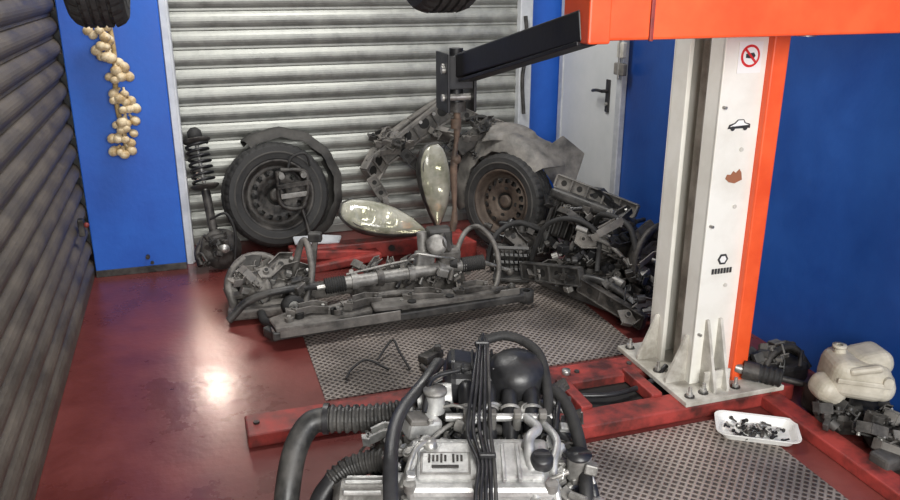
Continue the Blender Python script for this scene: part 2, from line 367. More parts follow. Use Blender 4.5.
sticker(1.915,.94,[(-.036,-.008),(-.03,.008),(-.014,.006),(-.004,.02),(.008,.012),(.022,.026),(.032,.012),(.038,-.016),(.006,-.028),(-.02,-.022)],SBRN)
sticker(1.91,.61,circ(.024,6),SBLK); sticker(1.91,.61,circ(.015,6),SWHT,1)
for i in range(7): sticker(1.87+i*.0135,.562,[(-.005,-.011),(.005,-.011),(.005,.011),(-.005,.011)],SBLK)
for z in (.5,.82,1.04): b.cyl((1.935,FY,z),(1.935,FY-.004,z),.008,WHITED,n=10)
for z in (.3,.75,1.2): b.cyl((1.84,2.445,z),(1.828,2.505,z),.006,STEEL,n=8)
b.done()
# ---------------------------------------------------------------- wheels
def wheel(name,loc,axis,R=.32,W=.19,rimmat=IRON,tyreonly=False,spin=0):
    b=B(name,loc); b.M=zto(axis)
    r=R*.66; hw=W/2
    prof=[(r*.98,-hw*.75),(r,-hw*.85),(r*1.06,-hw*.95),(R*.82,-hw*1.04),(R*.92,-hw*1.0),(R*.965,-hw*.86),(R*.985,-hw*.7)]
    gro=[(-.42),(-.14),(.14),(.42)]
    for g in gro:
        for d,rr in ((-.06,1),(-.045,.97),(.045,.97),(.06,1)): prof.append((R*rr,hw*(g+d)*1.15))
    prof+=[(R*.985,hw*.7),(R*.965,hw*.86),(R*.92,hw*1.0),(R*.82,hw*1.04),(r*1.06,hw*.95),(r,hw*.85),(r*.98,hw*.75)]
    n=120; N=len(prof)
    wob=lambda i,j:(-.004 if (i%3==0 and 5<=j<=N-6 and (j<10 or j>N-11)) else (-.002 if i%4==1 and 9<j<N-10 else 0))
    b.lathe(prof,RUB,n=n,wob=wob,smooth=False)
    b.lathe([(R*.80,hw*1.045),(R*.805,hw*1.06),(R*.83,hw*1.05),(R*.835,hw*1.03)],RUBD,n=64)
    b.lathe([(r*.98,-hw*.75),(r*.9,0),(r*.98,hw*.75)],RUB,n=64)
    if not tyreonly:
        rp_=[(r*1.03,hw*.9),(r*1.0,hw*.93),(r*.96,hw*.86),(r*.9,hw*.6),(r*.86,hw*.35),(r*.82,hw*.28),(r*.74,hw*.45),(r*.6,hw*.52),(r*.5,hw*.46),(r*.42,hw*.35),(r*.3,hw*.38),(r*.29,hw*.3)]
        b.lathe(rp_,rimmat,n=64,skip=lambda i,j:(i%4)<2 and j==6)
        b.lathe([(r*.96,hw*.7),(r*.9,-hw*.1),(r*.96,-hw*.85)],rimmat,n=48)
        b.lathe([(r*.29,hw*.3),(r*.27,hw*.2),(0,hw*.2)],DARK,n=32); b.lathe([(r*.7,-.01),(0,-.01)],DARK,n=32)
        for i in range(4):
            a=i*math.pi/2+.5+spin; p=(r*.44*math.cos(a),r*.44*math.sin(a),hw*.35); b.cyl(p,(p[0],p[1],hw*.42),.014,DARK,n=10); 
        for i in range(16):
            a=i*2*math.pi/16; b.cyl((r*.68*math.cos(a),r*.68*math.sin(a),hw*.44),(r*.68*math.cos(a),r*.68*math.sin(a),hw*.50),.011,DARK,n=10)
        b.lathe([(r*.2,hw*.2),(r*.2,hw*.42),(r*.12,hw*.45),(0,hw*.45)],rimmat,n=24)
    return b
wheel('wheel',(.455,4.93,.36),(.12,-1,.2),.325,.19,rimmat=IRON).done()
wheel('wheel',(1.84,4.5,.315),(-.84,-.52,.12),.3,.18,rimmat=COPPER).done()
wheel('tire',(-.225,2.7,1.82),(1,0,0),.317,.155,tyreonly=True).done()
wheel('tire',(.84,2.7,1.82),(1,0,0),.288,.185,tyreonly=True).done()
b=B('added_tire_rack')  # unseen rack added to hold the tyres, in place of a light-blocking car
for dy in (-.22,.22): b.cyl((-.6,2.7+dy,1.61),(1.0,2.7+dy,1.61),.014,IRON)
for x in (-.5,.98):
    for dy in (-.22,.22): b.cyl((x,2.7+dy,1.61),(x,2.7+dy,3.3),.008,STEEL,n=8)
b.done()
# ---------------------------------------------------------------- strut
b=B('shock_absorber')
p0=Vector((.07,4.72,.12)); p1=Vector((.01,4.98,.76)); d=(p1-p0)
b.cyl(p0,p0+d*.5,.026,IRON); b.cyl(p0+d*.5,p1,.011,STEEL)
sp=[];ax=zto(d)
for i in range(0,15*7+1):
    a=i/15*2*math.pi; t=.55+.36*i/(105); sp.append(p0+d*t+(ax@Vector((.062*math.cos(a),.062*math.sin(a),0))))
b.tube(sp,.009,BLACKP,n=6,k=1)
dn=d.normalized()
for t,r in ((.53,.085),(.93,.085)): b.lathe([(0,-.012),(r*.7,-.012),(r,.004),(r,.012),(0,.014)],IRON,p0+d*t,dn,24)
b.lathe([(.03,0),(.045,.0),(.04,.05),(.02,.07),(0,.07)],RUB,p0+d*.95,dn,20)
b.box((.07,4.72,.12),(.1,.09,.2),IRON,.02,(15,0,20)); b.lathe([(.0,.02),(.035,.02),(.04,.0),(.07,-.01),(.12,-.012),(.12,-.024),(0,-.024)],IRON,(.1,4.66,.13),(.3,-1,.3),32)
b.lathe([(.0,.06),(.025,.06),(.03,.0)],STEEL,(.1,4.66,.13),(.3,-1,.3),16)
b.tube([(.02,4.72,.2),(-.04,4.68,.12),(-.03,4.62,.05)],.02,IRON,n=8)
b.tube([(.05,4.72,.3),(.14,4.66,.34),(.18,4.64,.22),(.16,4.62,.05)],.008,RUB,n=6)
pile(b,(.12,4.68,.12),(.2,.1,.14),7,[IRON,PLBD],.08,.16); greeble(b,(.08,4.66,.12),(.22,.12,.16),12,[IRON,IRON,PLBD],.02,.05); b.done()
def arch(name,c,R0,W,a0,a1,m,axis,flare=.05):
    b=B(name,c); b.M=zto(axis)
    vs=[];fs=[];n=28; cols=[(-W/2,-.03),(-W/2+.01,0),(-W/4,.012),(0,.008),(W/4,.012),(W/2-.01,0),(W/2,-flare)]
    for i in range(n+1):
        a=math.radians(a0+(a1-a0)*i/n); 
        for h,dr in cols:
            r=R0+dr+.006*math.sin(i*1.7); vs.append((r*math.cos(a),r*math.sin(a),h))
    k=len(cols)
    for i in range(n):
        for j in range(k-1): fs.append((i*k+j,i*k+j+1,(i+1)*k+j+1,(i+1)*k+j))
    o=len(vs); vs=vs+[(v[0]*.985,v[1]*.985,v[2]) for v in vs]
    fs+= [tuple(o+x for x in f[::-1]) for f in fs]
    b.add(vs,fs,m,True); return b
arch('fender_liner',(.50,5.02,.37),.375,.2,-70,130,RUBD,(.12,-1,.2)).done()
b=B('brake_caliper_bracket',(.55,4.78,.42))
b.tube([(-.09,0,.12),(-.08,0,-.08),(.05,-.02,-.1),(.08,-.01,.1),(-.07,0,.13)],.014,IRON,n=8)
b.bar((-.1,-.02,.03),(.1,-.02,.05),.03,.03,IRON); b.bar((-.08,-.02,-.03),(.08,-.02,-.02),.02,.03,ALUD)
for x in(-.07,.06): b.cyl((x,-.05,.1),(x,.02,.1),.018,ALUD)
b.tube([(-.03,-.0,.12),(.0,0,.2),(.08,0,.22),(.11,.02,.14)],.008,RUB,n=6)
b.tube([(.04,0,-.1),(.07,-.04,-.25),(.08,-.1,-.4)],.012,IRON,n=8)
b.done()
# ---------------------------------------------------------------- bumper carrier
b=B('bumper_carrier')
def fr(pts,w,m=PLG,th=.06,nh=2):
    for p,q in zip(pts[:-1],pts[1:]): b.girder(p,q,th,w,m,DARK,nh)
fr([(1.06,4.98,.42),(1.16,5.06,.54),(1.40,5.09,.69),(1.66,5.1,.84)],.17)
fr([(1.66,5.1,.82),(1.80,5.08,.75),(1.93,5.07,.67)],.08,PLG,.05)
fr([(1.07,4.96,.42),(1.15,4.95,.28),(1.17,4.93,.1)],.07,PLG,.04)
fr([(1.3,5.03,.56),(1.42,5.0,.44),(1.56,4.98,.42)],.07,PLBD,.04)
b.bar((1.05,4.98,.52),(1.66,5.04,.93),.03,.03,PLG,.006)
for t in range(6):
    x=1.12+t*.09; b.cyl((x+.03,5.1,.6+t*.05),(x+.03,5.0,.6+t*.05),.012,STEEL,n=8)
pile(b,(1.4,5.03,.62),(.5,.04,.2),12,[PLG,PLG,PLG,PLBD],.1,.22,30)
pile(b,(1.7,5.0,.5),(.2,.04,.3),6,[PLBD,PLG],.1,.2,40)
b.tube([(1.75,5.06,.74),(1.86,5.0,.76),(1.95,5.0,.66),(1.9,4.98,.45)],.014,RUB,n=8)
b.done(DUSTY)
# fender over right wheel
b=arch('fender',(1.91,4.60,.35),.36,.3,-25,150,PLG,(-.84,-.52,.12),flare=.1)
b.M=Matrix.Identity(4)
b.shell((-.02,.02,.355),.34,.2,.04,PLG,(22,8,-32),lip=.02); b.plate([(-.14,-.12),(.1,-.14),(.16,0),(.08,.16),(-.1,.12)],.012,PLG,RM((.24,-.18,.22),(60,50,-20)),.004)
pile(b,(-.15,.14,.32),(.2,.1,.2),6,[PLG,PLBD],.12,.2,40)
b.bar((-.3,.2,.25),(-.12,.1,.42),.03,.1,PLBD)
b.done()
def headlight(name,loc,rot):
    b=B(name,loc,rot=[math.radians(a) for a in rot])
    out=[(-.25,.06),(-.2,.092),(-.1,.105),(.02,.095),(.13,.06),(.21,.015),(.275,-.045),(.2,-.07),(.08,-.095),(-.06,-.102),(-.18,-.08),(-.25,-.02)]
    out=[(p.x,p.y) for p in catmull([(x,z,0) for x,z in out+[out[0]]],4)][:-1]
    n=len(out)
    def rings(lv,m,smooth=True,cap=True):
        vs=[];fs=[]
        for s_,y in lv:
            for x,z in out: vs.append((x*s_,y,z*s_))
        for j in range(len(lv)-1):
            for i in range(n): fs.append((j*n+i,j*n+(i+1)%n,(j+1)*n+(i+1)%n,(j+1)*n+i))
        b.add(vs,fs,m,smooth)
        if cap: b.add(vs[-n:],[list(range(n))],m,smooth)
    rings([(1.0,0),(.975,-.016),(.9,-.03),(.7,-.042),(.45,-.05),(.2,-.053)],LENS)
    rings([(1.0,-.012),(1.035,-.008),(1.04,.012),(1.0,.03),(.85,.08),(.6,.11),(.3,.12)],PLBD)
    rings([(.99,-.004),(.93,.014),(.7,.03)],REFL)
    for x,z,r in ((-.12,0,.08),(.03,0,.068)):
        b.lathe([(r*1.06,-.018),(r,-.022),(r*.8,.0),(r*.4,.02),(0,.024)],REFL,(x,0,z),(0,1,0),28); b.ball((x,-.006,z),.014,STEEL)
        b.lathe([(r*1.1,-.024),(r*1.1,-.03),(r*1.0,-.03),(r*1.0,-.022)],PLBD,(x,0,z),(0,1,0),28)
    b.lathe([(.03,-.018),(.02,0),(0,.01)],BULBO,(.15,0,-.02),(0,1,0),16)
    for x in (-.12,.06): b.cyl((x,.1,0),(x,.15,0),.035,PLB)
    for x,z in ((-.2,.1),(.1,.08)): b.box((x,.02,z),(.03,.02,.03),PLBD,.004)
    return b
headlight('headlight',(1.04,4.54,.26),(-42,12,-8)).done()
headlight('headlight',(1.43,4.70,.41),(-10,80,4)).done()
b=B('steel_crossmember')
b.box((1.03,4.62,.055),(1.1,.1,.11),REDP,.01); b.box((1.5,4.55,.05),(.16,.3,.1),REDP,.01,(0,0,12)); b.box((.55,4.54,.05),(.14,.22,.1),REDP,.01,(0,0,-20))
b.box((.8,4.5,.035),(.42,.12,.05),REDP,.01,(0,-4,4)); b.bar((.62,4.5,.09),(.98,4.52,.05),.04,.05,REDP,.006)
for x in (.7,.9,1.1,1.3): b.cyl((x,4.575,.06),(x,4.56,.06),.02,DARK,n=16)
b.plate([(-.15,-.04),(.12,-.06),(.16,.02),(.05,.05),(-.14,.05)],.015,RAIL,RM((.66,4.66,.13),(10,4,8)),.004); b.done()
# ---------------------------------------------------------------- dismantled axle parts
O=(.863,3.767,0)
b=B('rear_axle_assembly',O,YAW)
b.bar((-.5,-.42,.06),(.72,.04,.07),.09,.045,PLBD,.01); b.bar((-.48,-.34,.05),(.3,-.05,.09),.05,.05,IRON,.01)
b.bar((-.52,-.4,.045),(-.3,-.18,.06),.1,.05,PLBD,.01)
M=Matrix.Translation((-.33,-.33,.1))@Matrix.Rotation(math.radians(18),4,'Z')
b.plate([(-.17,-.1),(.1,-.09),(.3,-.02),(.32,.05),(.1,.07),(-.1,.09),(-.19,.04)],.018,IRON,M,.003)
b.plate([(.3,-.06),(.6,-.08),(.95,-.03),(1.04,.02),(.95,.05),(.55,.04),(.3,.07)],.016,IRON,Matrix.Translation((0,.01,.02))@M,.003)
for x,y in ((.5,-.02),(.7,-.01),(-.05,0),(.12,.0)): b.cyl(M@Vector((x,y,.0)),M@Vector((x,y,.035)),.022,DARK,n=16)
b.bar((.1,-.2,.1),(.7,.0,.1),.01,.05,PLG,.003); b.bar((-.45,-.46,.08),(.1,-.27,.09),.01,.05,PLG,.003)
for p in ((-.42,-.38,.1),(-.2,-.3,.11),(.1,-.18,.1),(.4,-.05,.1),(.66,.04,.1)): b.cyl(p,(p[0],p[1],p[2]+.025),.022,IRON,n=16); b.cyl((p[0],p[1],p[2]+.02),(p[0],p[1],p[2]+.035),.01,STEEL,n=8)
b.lathe([(.02,-.03),(.04,-.03),(.04,.03),(.02,.03)],RUB,(.74,.05,.06),(0,0,1),20)
b.tube([(-.5,-.35,.08),(-.56,-.28,.06),(-.6,-.18,.06)],.022,RUB,n=10)
b.tube([(-.36,-.2,.06),(0,-.08,.12),(.35,.0,.1),(.68,.13,.07)],.018,IRON,n=10)
for x,y,a in ((-.35,-.3,18),(-.1,-.2,30),(.2,-.12,10),(.45,-.03,25)): b.bracket((x,y,.13),.2,.08,(8,5,a),IRON)
b.done(DUSTY)
b=B('steering_rack',O,YAW)
b.cyl((-.22,.0,.15),(.42,.2,.18),.034,ALUD); b.cyl((-.34,-.04,.14),(-.2,.0,.15),.014,STEEL)
b.tube([(-.3,-.03,.145),(-.2,.0,.152)],.044,RUB,k=1,rib=.012); b.tube([(.4,.195,.18),(.52,.23,.185)],.042,RUB,k=1,rib=.012)
for t in (.1,.3,.55,.8): 
    p=Vector((-.22,.0,.15)).lerp(Vector((.42,.2,.18)),t); b.cyl(p-Vector((.016,.006,0)),p+Vector((.016,.006,0)),.043,ALUD if t!=.3 else IRON)
b.box((.2,.17,.21),(.1,.08,.1),ALUD,.012,(0,10,20)); b.cyl((.2,.2,.22),(.19,.22,.36),.03,ALUD); b.cyl((.24,.2,.28),(.33,.17,.32),.055,IRON)
b.box((.28,.22,.33),(.13,.1,.11),PLBD,.015,(0,0,15)); b.lathe([(0,.0),(.05,.0),(.055,.01),(.055,.025),(.03,.03),(0,.03)],ALUD,(.27,.15,.31),(0,-1,.3),24)
b.box((.33,.2,.2),(.12,.1,.16),IRON,.02,(0,0,20))
b.tube([(.1,.13,.2),(.16,.08,.28),(.28,.1,.26),(.38,.18,.22)],.007,STEEL,n=6)
b.tube([(-.2,.05,.18),(.0,.08,.22),(.15,.12,.24)],.007,ALUD,n=6)
b.cyl((.52,.23,.185),(.66,.28,.12),.01,STEEL); b.ball((.67,.28,.11),.022,IRON)
b.box((.1,.2,.07),(.6,.14,.12),IRON,.02,(0,0,18)); pile(b,(.1,.22,.13),(.6,.14,.08),12,[IRON,IRON,PLG,PLBD],.1,.22,30); greeble(b,(.1,.16,.15),(.6,.2,.08),22,[IRON,ALUD,PLBD],.015,.045,.08); b.done(DUSTY)
b=B('anti_roll_bar',O,YAW)
b.tube([(.34,.12,.12),(.38,.22,.26),(.43,.3,.34),(.5,.3,.36),(.58,.24,.28),(.6,.15,.14),(.52,.0,.05),(.3,-.1,.05),(-.1,-.16,.05),(-.4,-.12,.08),(-.48,-.08,.18)],.014,IRON,n=10)
for p in ((.36,.17,.2),(.45,-.04,.05),(-.2,-.15,.05)): b.cyl(Vector(p)-Vector((.02,0,0)),Vector(p)+Vector((.02,0,0)),.03,RUB)
b.done(DUSTY)
b=B('suspension_knuckle',O,YAW)
b.box((-.62,.05,.1),(.22,.18,.13),IRON,.03,(10,5,20)); b.lathe([(0,.05),(.03,.05),(.04,.02),(.07,.01),(.09,.01),(.09,-.02),(0,-.02)],IRON,(-.66,-.04,.13),(-.3,-1,.5),28)
M=Matrix.Translation((-.68,.05,.12))@Matrix.Rotation(math.radians(70),4,'X')@Matrix.Rotation(math.radians(20),4,'Z')
b.plate([(.16*math.cos(a/12*math.pi+1.0),.16*math.sin(a/12*math.pi+1.0)) for a in range(0,15)]+[(.1*math.cos(a/12*math.pi+1.0),.1*math.sin(a/12*math.pi+1.0)) for a in range(14,-1,-1)],.03,PLBD,M)
b.tube([(-.74,-.14,.05),(-.80,-.0,.16),(-.74,.1,.25),(-.6,.12,.24),(-.48,.02,.1)],.022,IRON,n=10)
b.tube([(-.76,-.2,.03),(-.66,-.16,.12),(-.5,-.12,.16),(-.3,.0,.14)],.02,PLBD,n=10)
b.tube([(-.5,.1,.1),(-.44,.1,.32),(-.4,.08,.34),(-.37,.0,.2),(-.4,-.1,.06)],.018,IRON,n=10)
b.bar((-.4,.08,.05),(-.36,.1,.36),.03,.03,IRON,.006); b.box((-.36,.1,.37),(.07,.05,.05),PLBD,.008)
b.bar((-.78,-.12,.04),(-.35,-.06,.06),.12,.06,IRON,.015)
b.bar((-.42,.03,.08),(-.15,.12,.1),.07,.07,IRON,.015)
b.lathe([(.03,0),(.055,0),(.055,.06),(.03,.06)],RUB,(-.46,-.12,.08),(.5,-1,.2),20); b.cyl((-.46,-.12,.08),(-.44,-.17,.09),.03,STEEL,n=16)
pile(b,(-.6,.0,.15),(.34,.22,.16),18,[IRON,IRON,PLBD,PLG],.1,.24,50); greeble(b,(-.6,.0,.13),(.36,.24,.16),24,[IRON,PLBD,ALUD],.02,.05,.06)
b.done(DUSTY)
b=B('control_arm',(.66,3.42,0),YAW)
b.tube([(-.02,-.4,.02),(.0,-.32,.03),(.06,-.28,.05),(.16,-.33,.03)],.006,RUB,n=6)
b.box((.34,-.2,.03),(.12,.06,.04),IRON,.01,(0,0,50)); b.box((.37,-.18,.06),(.03,.025,.03),PLBD,.004)
b.tube([(.1,-.22,.02),(.16,-.12,.07),(.2,-.22,.06),(.25,-.3,.015)],.006,RUB,n=6); b.cyl((.3,-.28,.02),(.33,-.33,.02),.012,IRON); b.done()
# ---------------------------------------------------------------- right hand heap
HM=[IRON,IRON,PLBD,PLB,IRON,PLBD,PLG]
b=B('gearbox',(2.16,3.6,0),math.radians(-60))
b.lathe([(0,-.16),(.1,-.16),(.13,-.1),(.15,0),(.2,.1),(.22,.14),(.22,.16),(.19,.16),(.17,.1),(0,.06)],IRON,(.1,0,.23),(1,-.25,.1),28)
b.box((-.12,.02,.2),(.3,.26,.24),IRON,.05,(0,8,5)); b.cyl((-.2,-.1,.16),(-.2,-.2,.16),.07,IRON); b.cyl((-.05,-.05,.3),(-.02,-.06,.42),.03,IRON)
for i in range(9):
    a=i*.7; b.bolt((.26+.02,.2*math.cos(a)-.03,.25+.2*math.sin(a)),(1,-.2,0),STEEL,.012,.02)
for i in range(7): b.box((-.27+i*.055,0,.33),(.012,.24,.04),IRON,.003,(0,8,5))
b.tube([(-.2,.0,.3),(-.1,-.1,.45),(.1,-.16,.44),(.2,-.22,.3)],.016,RUB,n=10)
b.tube([(-.3,-.1,.1),(-.2,-.18,.3),(.0,-.2,.34),(.2,-.2,.2),(.3,-.18,.06)],.012,ALUD,n=8)
pile(b,(-.02,-.08,.28),(.55,.25,.28),34,HM,.1,.26,60)
greeble(b,(-.05,-.06,.28),(.55,.3,.28),50,[IRON,PLBD,IRON,PLB,ALUD],.02,.06,.1); b.done()
b=B('front_subframe',(2.05,3.4,0),math.radians(-70))
b.bar((-.5,.1,.06),(.25,.02,.06),.12,.07,IRON,.02); b.bar((-.5,-.12,.06),(.25,-.14,.08),.1,.06,PLBD,.02)
for x in (-.45,-.2,.1): b.bar((x,-.15,.08),(x+.04,.14,.09),.05,.04,IRON,.01)
b.tube([(-.6,-.1,.1),(-.5,-.1,.34),(-.35,-.05,.42),(-.2,0,.36),(-.1,-.1,.2)],.014,RUB,n=8)
b.tube([(-.6,.0,.05),(-.3,-.2,.14),(0,-.18,.2),(.2,-.1,.1)],.02,PLBD,n=8)
b.girder((-.55,-.2,.1),(-.1,-.22,.2),.04,.1,PLBD,DARK,4); b.girder((-.1,-.22,.16),(.28,-.18,.07),.04,.08,IRON,DARK,3)
pile(b,(-.12,-.07,.15),(.7,.24,.16),30,HM,.1,.24,60)
greeble(b,(-.1,-.07,.16),(.75,.3,.18),50,[IRON,PLBD,ALUD,PLB],.02,.06,.1); b.done()
b=B('air_intake_housing',(2.14,3.95,.33),rot=(math.radians(-14),math.radians(12),math.radians(-50)))
b.box((0,.05,-.05),(.46,.16,.26),PLBD,.03,(0,0,0),3); b.box((-.05,-.04,.08),(.42,.14,.06),PLBD,.02,(10,0,0),3)
b.cyl((.2,-.04,.0),(.2,-.14,.0),.06,PLBD); b.tube([(.2,-.12,.0),(.16,-.2,-.06),(.05,-.22,-.16)],.045,PLB,n=16,rib=.02,smooth=False)
for i in range(12): b.box((-.22+i*.04,-.045,-.06),(.008,.05,.2),PLBD,.002)
b.girder((-.26,-.05,.14),(.24,-.05,.13),.05,.08,PLG,DARK,5)
for x in(-.23,.23): b.box((x,.02,-.14),(.05,.1,.36),PLBD,.012)
pile(b,(.0,-.05,.06),(.5,.1,.2),10,[PLBD,PLG,PLB],.1,.22,50); b.done()
b=B('plastic_grille',(1.68,4.03,.02),math.radians(-25))
b.box((0,0,.01),(.2,.3,.02),PLBD,.004); b.M=Matrix.Translation((0,0,.02))@Matrix.Rotation(math.radians(35),4,'X')
for i in range(8): b.box((-.09+i*.026,.0,.1),(.008,.012,.22),PLBD,.001)
for z in (0,.07,.14,.21): b.box((0,0,z),(.2,.02,.012),PLBD,.001)
b.M=Matrix.Identity(4); b.tube([(.1,.1,.03),(.16,.16,.2),(.05,.2,.24),(-.1,.14,.2)],.014,RUB,n=8); b.done()
b=B('suspension_bracket',(1.76,4.22,0))
b.box((.1,.0,.1),(.3,.2,.18),IRON,.04,(5,5,20)); b.box((-.08,-.05,.07),(.16,.14,.14),PLBD,.02,(0,0,-15))
b.tube([(-.2,-.1,.05),(-.14,-.08,.22),(0,-.06,.28),(.12,-.1,.24)],.016,RUB,n=8)
pile(b,(.06,-.06,.16),(.4,.14,.16),16,HM,.08,.2,60); greeble(b,(.05,-.04,.16),(.4,.2,.18),26,[IRON,PLBD,PLB],.02,.05,.1); b.done()
# ---------------------------------------------------------------- front-right pieces
b=B('washer_fluid_tank',(2.30,2.12,.14),math.radians(-22))
b.box((0,0,.08),(.22,.2,.15),CREAM,.05,(0,8,0),5); b.box((.05,.02,.13),(.15,.16,.1),CREAM,.045,(0,-10,10),5); b.box((-.1,-.03,.03),(.12,.13,.1),CREAM,.045,(0,25,10),5); b.box((.09,-.03,.05),(.1,.14,.1),CREAM,.045,(0,10,-20),5)
b.cyl((-.05,.02,.14),(-.06,.02,.18),.022,CREAM); b.lathe([(.012,0),(.026,0),(.026,.01),(.012,.01)],CREAM,(-.06,.02,.18),(0,0,1),20)
b.box((.0,-.101,.09),(.2,.012,.02),CREAM,.005,(0,6,0)); b.cyl((.08,-.08,.1),(.08,-.11,.1),.018,CREAM)
b.box((-.0,-.09,.14),(.12,.03,.03),CREAM,.012,(0,-10,0)); b.done()
b=B('engine_mount',(2.33,2.1,0),math.radians(-20))
b.box((0,0,.05),(.24,.18,.1),IRON,.03); b.box((-.1,.1,.07),(.12,.1,.12),IRON,.02,(0,0,20)); pile(b,(-.03,-.04,.08),(.24,.14,.08),9,[IRON,PLBD],.07,.16,50); greeble(b,(-.05,-.03,.08),(.3,.2,.06),16,[IRON,PLBD,IRON],.02,.045,.1); b.done()
b=B('drive_shaft',(2.2,2.3,.075),math.radians(-38))
b.cyl((-.14,0,.05),(.3,-.0,.0),.013,IRON); b.tube([(-.14,0,.05),(-.05,0,.04)],.038,RUB,k=1,rib=.02); b.cyl((-.2,0,.055),(-.14,0,.05),.038,IRON,n=24); b.cyl((-.23,0,.06),(-.2,0,.055),.02,STEEL)
b.tube([(.12,0,.02),(.2,0,.01)],.035,RUB,k=1,rib=.018); b.cyl((.2,0,.01),(.27,0,0),.04,IRON); b.done()
b=B('gear_housing',(2.33,1.86,0),math.radians(-25))
b.box((0,0,.04),(.24,.26,.07),IRON,.025,(0,4,0)); b.lathe([(0,.05),(.035,.05),(.04,.03),(.08,.02),(.09,0),(.09,-.03)],IRON,(0,0,.08),(0,0,1),24); b.box((-.1,-.1,.06),(.12,.08,.05),PLBD,.01,(0,0,30))
pile(b,(-.02,0,.09),(.2,.24,.04),8,[IRON,PLBD,PLG],.07,.17,25); greeble(b,(0,0,.1),(.24,.26,.04),16,[IRON,PLBD,ALUD],.015,.04,.1); b.done()
b=B('engine_bracket',(2.3,2.5,0),math.radians(-10))
b.box((0,0,.05),(.2,.14,.09),IRON,.02,(0,0,15)); b.tube([(-.1,-.05,.04),(-.05,0,.12),(.06,.02,.14),(.12,-.02,.06)],.016,IRON,n=8); pile(b,(0,0,.09),(.2,.16,.08),8,[IRON,PLG,PLBD],.07,.16,50); greeble(b,(0,0,.08),(.26,.2,.1),14,[IRON,PLG,PLBD],.02,.05,.1); b.done()
b=B('parts_tray',(1.92,2.16,0.007),math.radians(-32))
W_,D_=.145,.085
def rrect(w,d,r,z,n=6):
    o=[]
    for cx,cy,a0 in ((w-r,d-r,0),(-w+r,d-r,90),(-w+r,-d+r,180),(w-r,-d+r,270)):
        for i in range(n+1):
            a=math.radians(a0+90*i/n); o.append((cx+r*math.cos(a),cy+r*math.sin(a),z))
    return o
R_=[rrect(W_-.02,D_-.02,.03,.0),rrect(W_-.005,D_-.005,.035,.03),rrect(W_+.006,D_+.006,.04,.034),rrect(W_+.006,D_+.006,.04,.03),rrect(W_-.008,D_-.008,.035,.026),rrect(W_-.022,D_-.022,.03,.005)]
vs=sum(R_,[]);n=len(R_[0]); fs=[(j*n+i,j*n+(i+1)%n,(j+1)*n+(i+1)%n,(j+1)*n+i) for j in range(5) for i in range(n)]+[list(range(n))[::-1],[5*n+i for i in range(n)]]
b.add(vs,fs,TRAYW,False)
for i in range(46):
    x=random.gauss(0,.05);y=random.gauss(0,.025);x=max(-.11,min(.11,x));y=max(-.055,min(.055,y));a=random.uniform(0,6.28);L=random.uniform(.015,.034);m=random.choice([IRON,STEEL,IRON,BLACKP])
    p=Vector((x,y,.012+random.random()*.01));q=p+Vector((L*math.cos(a),L*math.sin(a),.002)); b.cyl(p,q,.004,m,n=6); b.cyl(q,q+(q-p).normalized()*.006,.008,m,n=6)
b.done()
# ---------------------------------------------------------------- car engine
b=B('car_engine',(.585,1.66,0),YAW,scale=.94)
b.box((.03,-.02,.07),(.36,.28,.14),ALUD,.03); b.box((.03,0,.26),(.44,.34,.26),IRON,.02)
for i in range(7): b.box((-.15+i*.06,-.175,.26),(.012,.02,.22),IRON,.003)
b.box((.03,-.02,.42),(.44,.32,.09),ALUD,.012)
b.M=Matrix.Translation((.03,-.06,.515))@Matrix.Rotation(math.radians(10),4,'X')
b.box((0,0,0),(.38,.2,.07),ALU,.022,seg=3); b.box((0,0,.038),(.33,.13,.02),ALU,.008); b.box((0,-.09,-.022),(.41,.05,.014),ALUD,.004); b.box((0,.09,-.022),(.41,.05,.014),ALUD,.004)
b.box((-.09,-.02,.05),(.13,.08,.004),ALUD,.002); b.box((-.09,-.02,.0505),(.12,.07,.005),ALU,.002)
for i in range(9):
    if i!=5: b.box((-.132+i*.0105,-.006,.054),(.006,.022 if i%3 else .03,.004),IRON,.001)
b.box((-.09,-.036,.054),(.07,.01,.003),IRON,.001)
for x in (-.19,-.07,.07,.19):
    for y in (-.1,.1): b.bolt((x,y,-.015),(0,0,1),STEEL,.009,.012)
for x in (-.13,-.0,.13): b.lathe([(0,.02),(.016,.02),(.02,.0)],STEEL,(x,.045,.046),(0,0,1),16)
for x in (-.18,-.005,.18): b.cyl((x,-.085,.02),(x,-.085,.045),.016,ALUD)
b.lathe([(0,.03),(.026,.03),(.03,.022),(.03,0)],PLB,(.16,-.02,.046),(0,0,1),20); b.box((.16,-.02,.08),(.045,.01,.012),PLB,.003)
for x in (.02,.06,.1): b.box((x,-.02,.052),(.01,.13,.012),ALU,.003)
b.M=Matrix.Identity(4)
for i in range(4): b.tube([(-.1+i*.085,-.17,.42),(-.1+i*.085,-.24,.41),(-.04+i*.045,-.27,.34),(.0+i*.02,-.27,.22)],.018,IRON,n=10)
b.cyl((.03,-.27,.24),(.03,-.27,.08),.035,IRON)
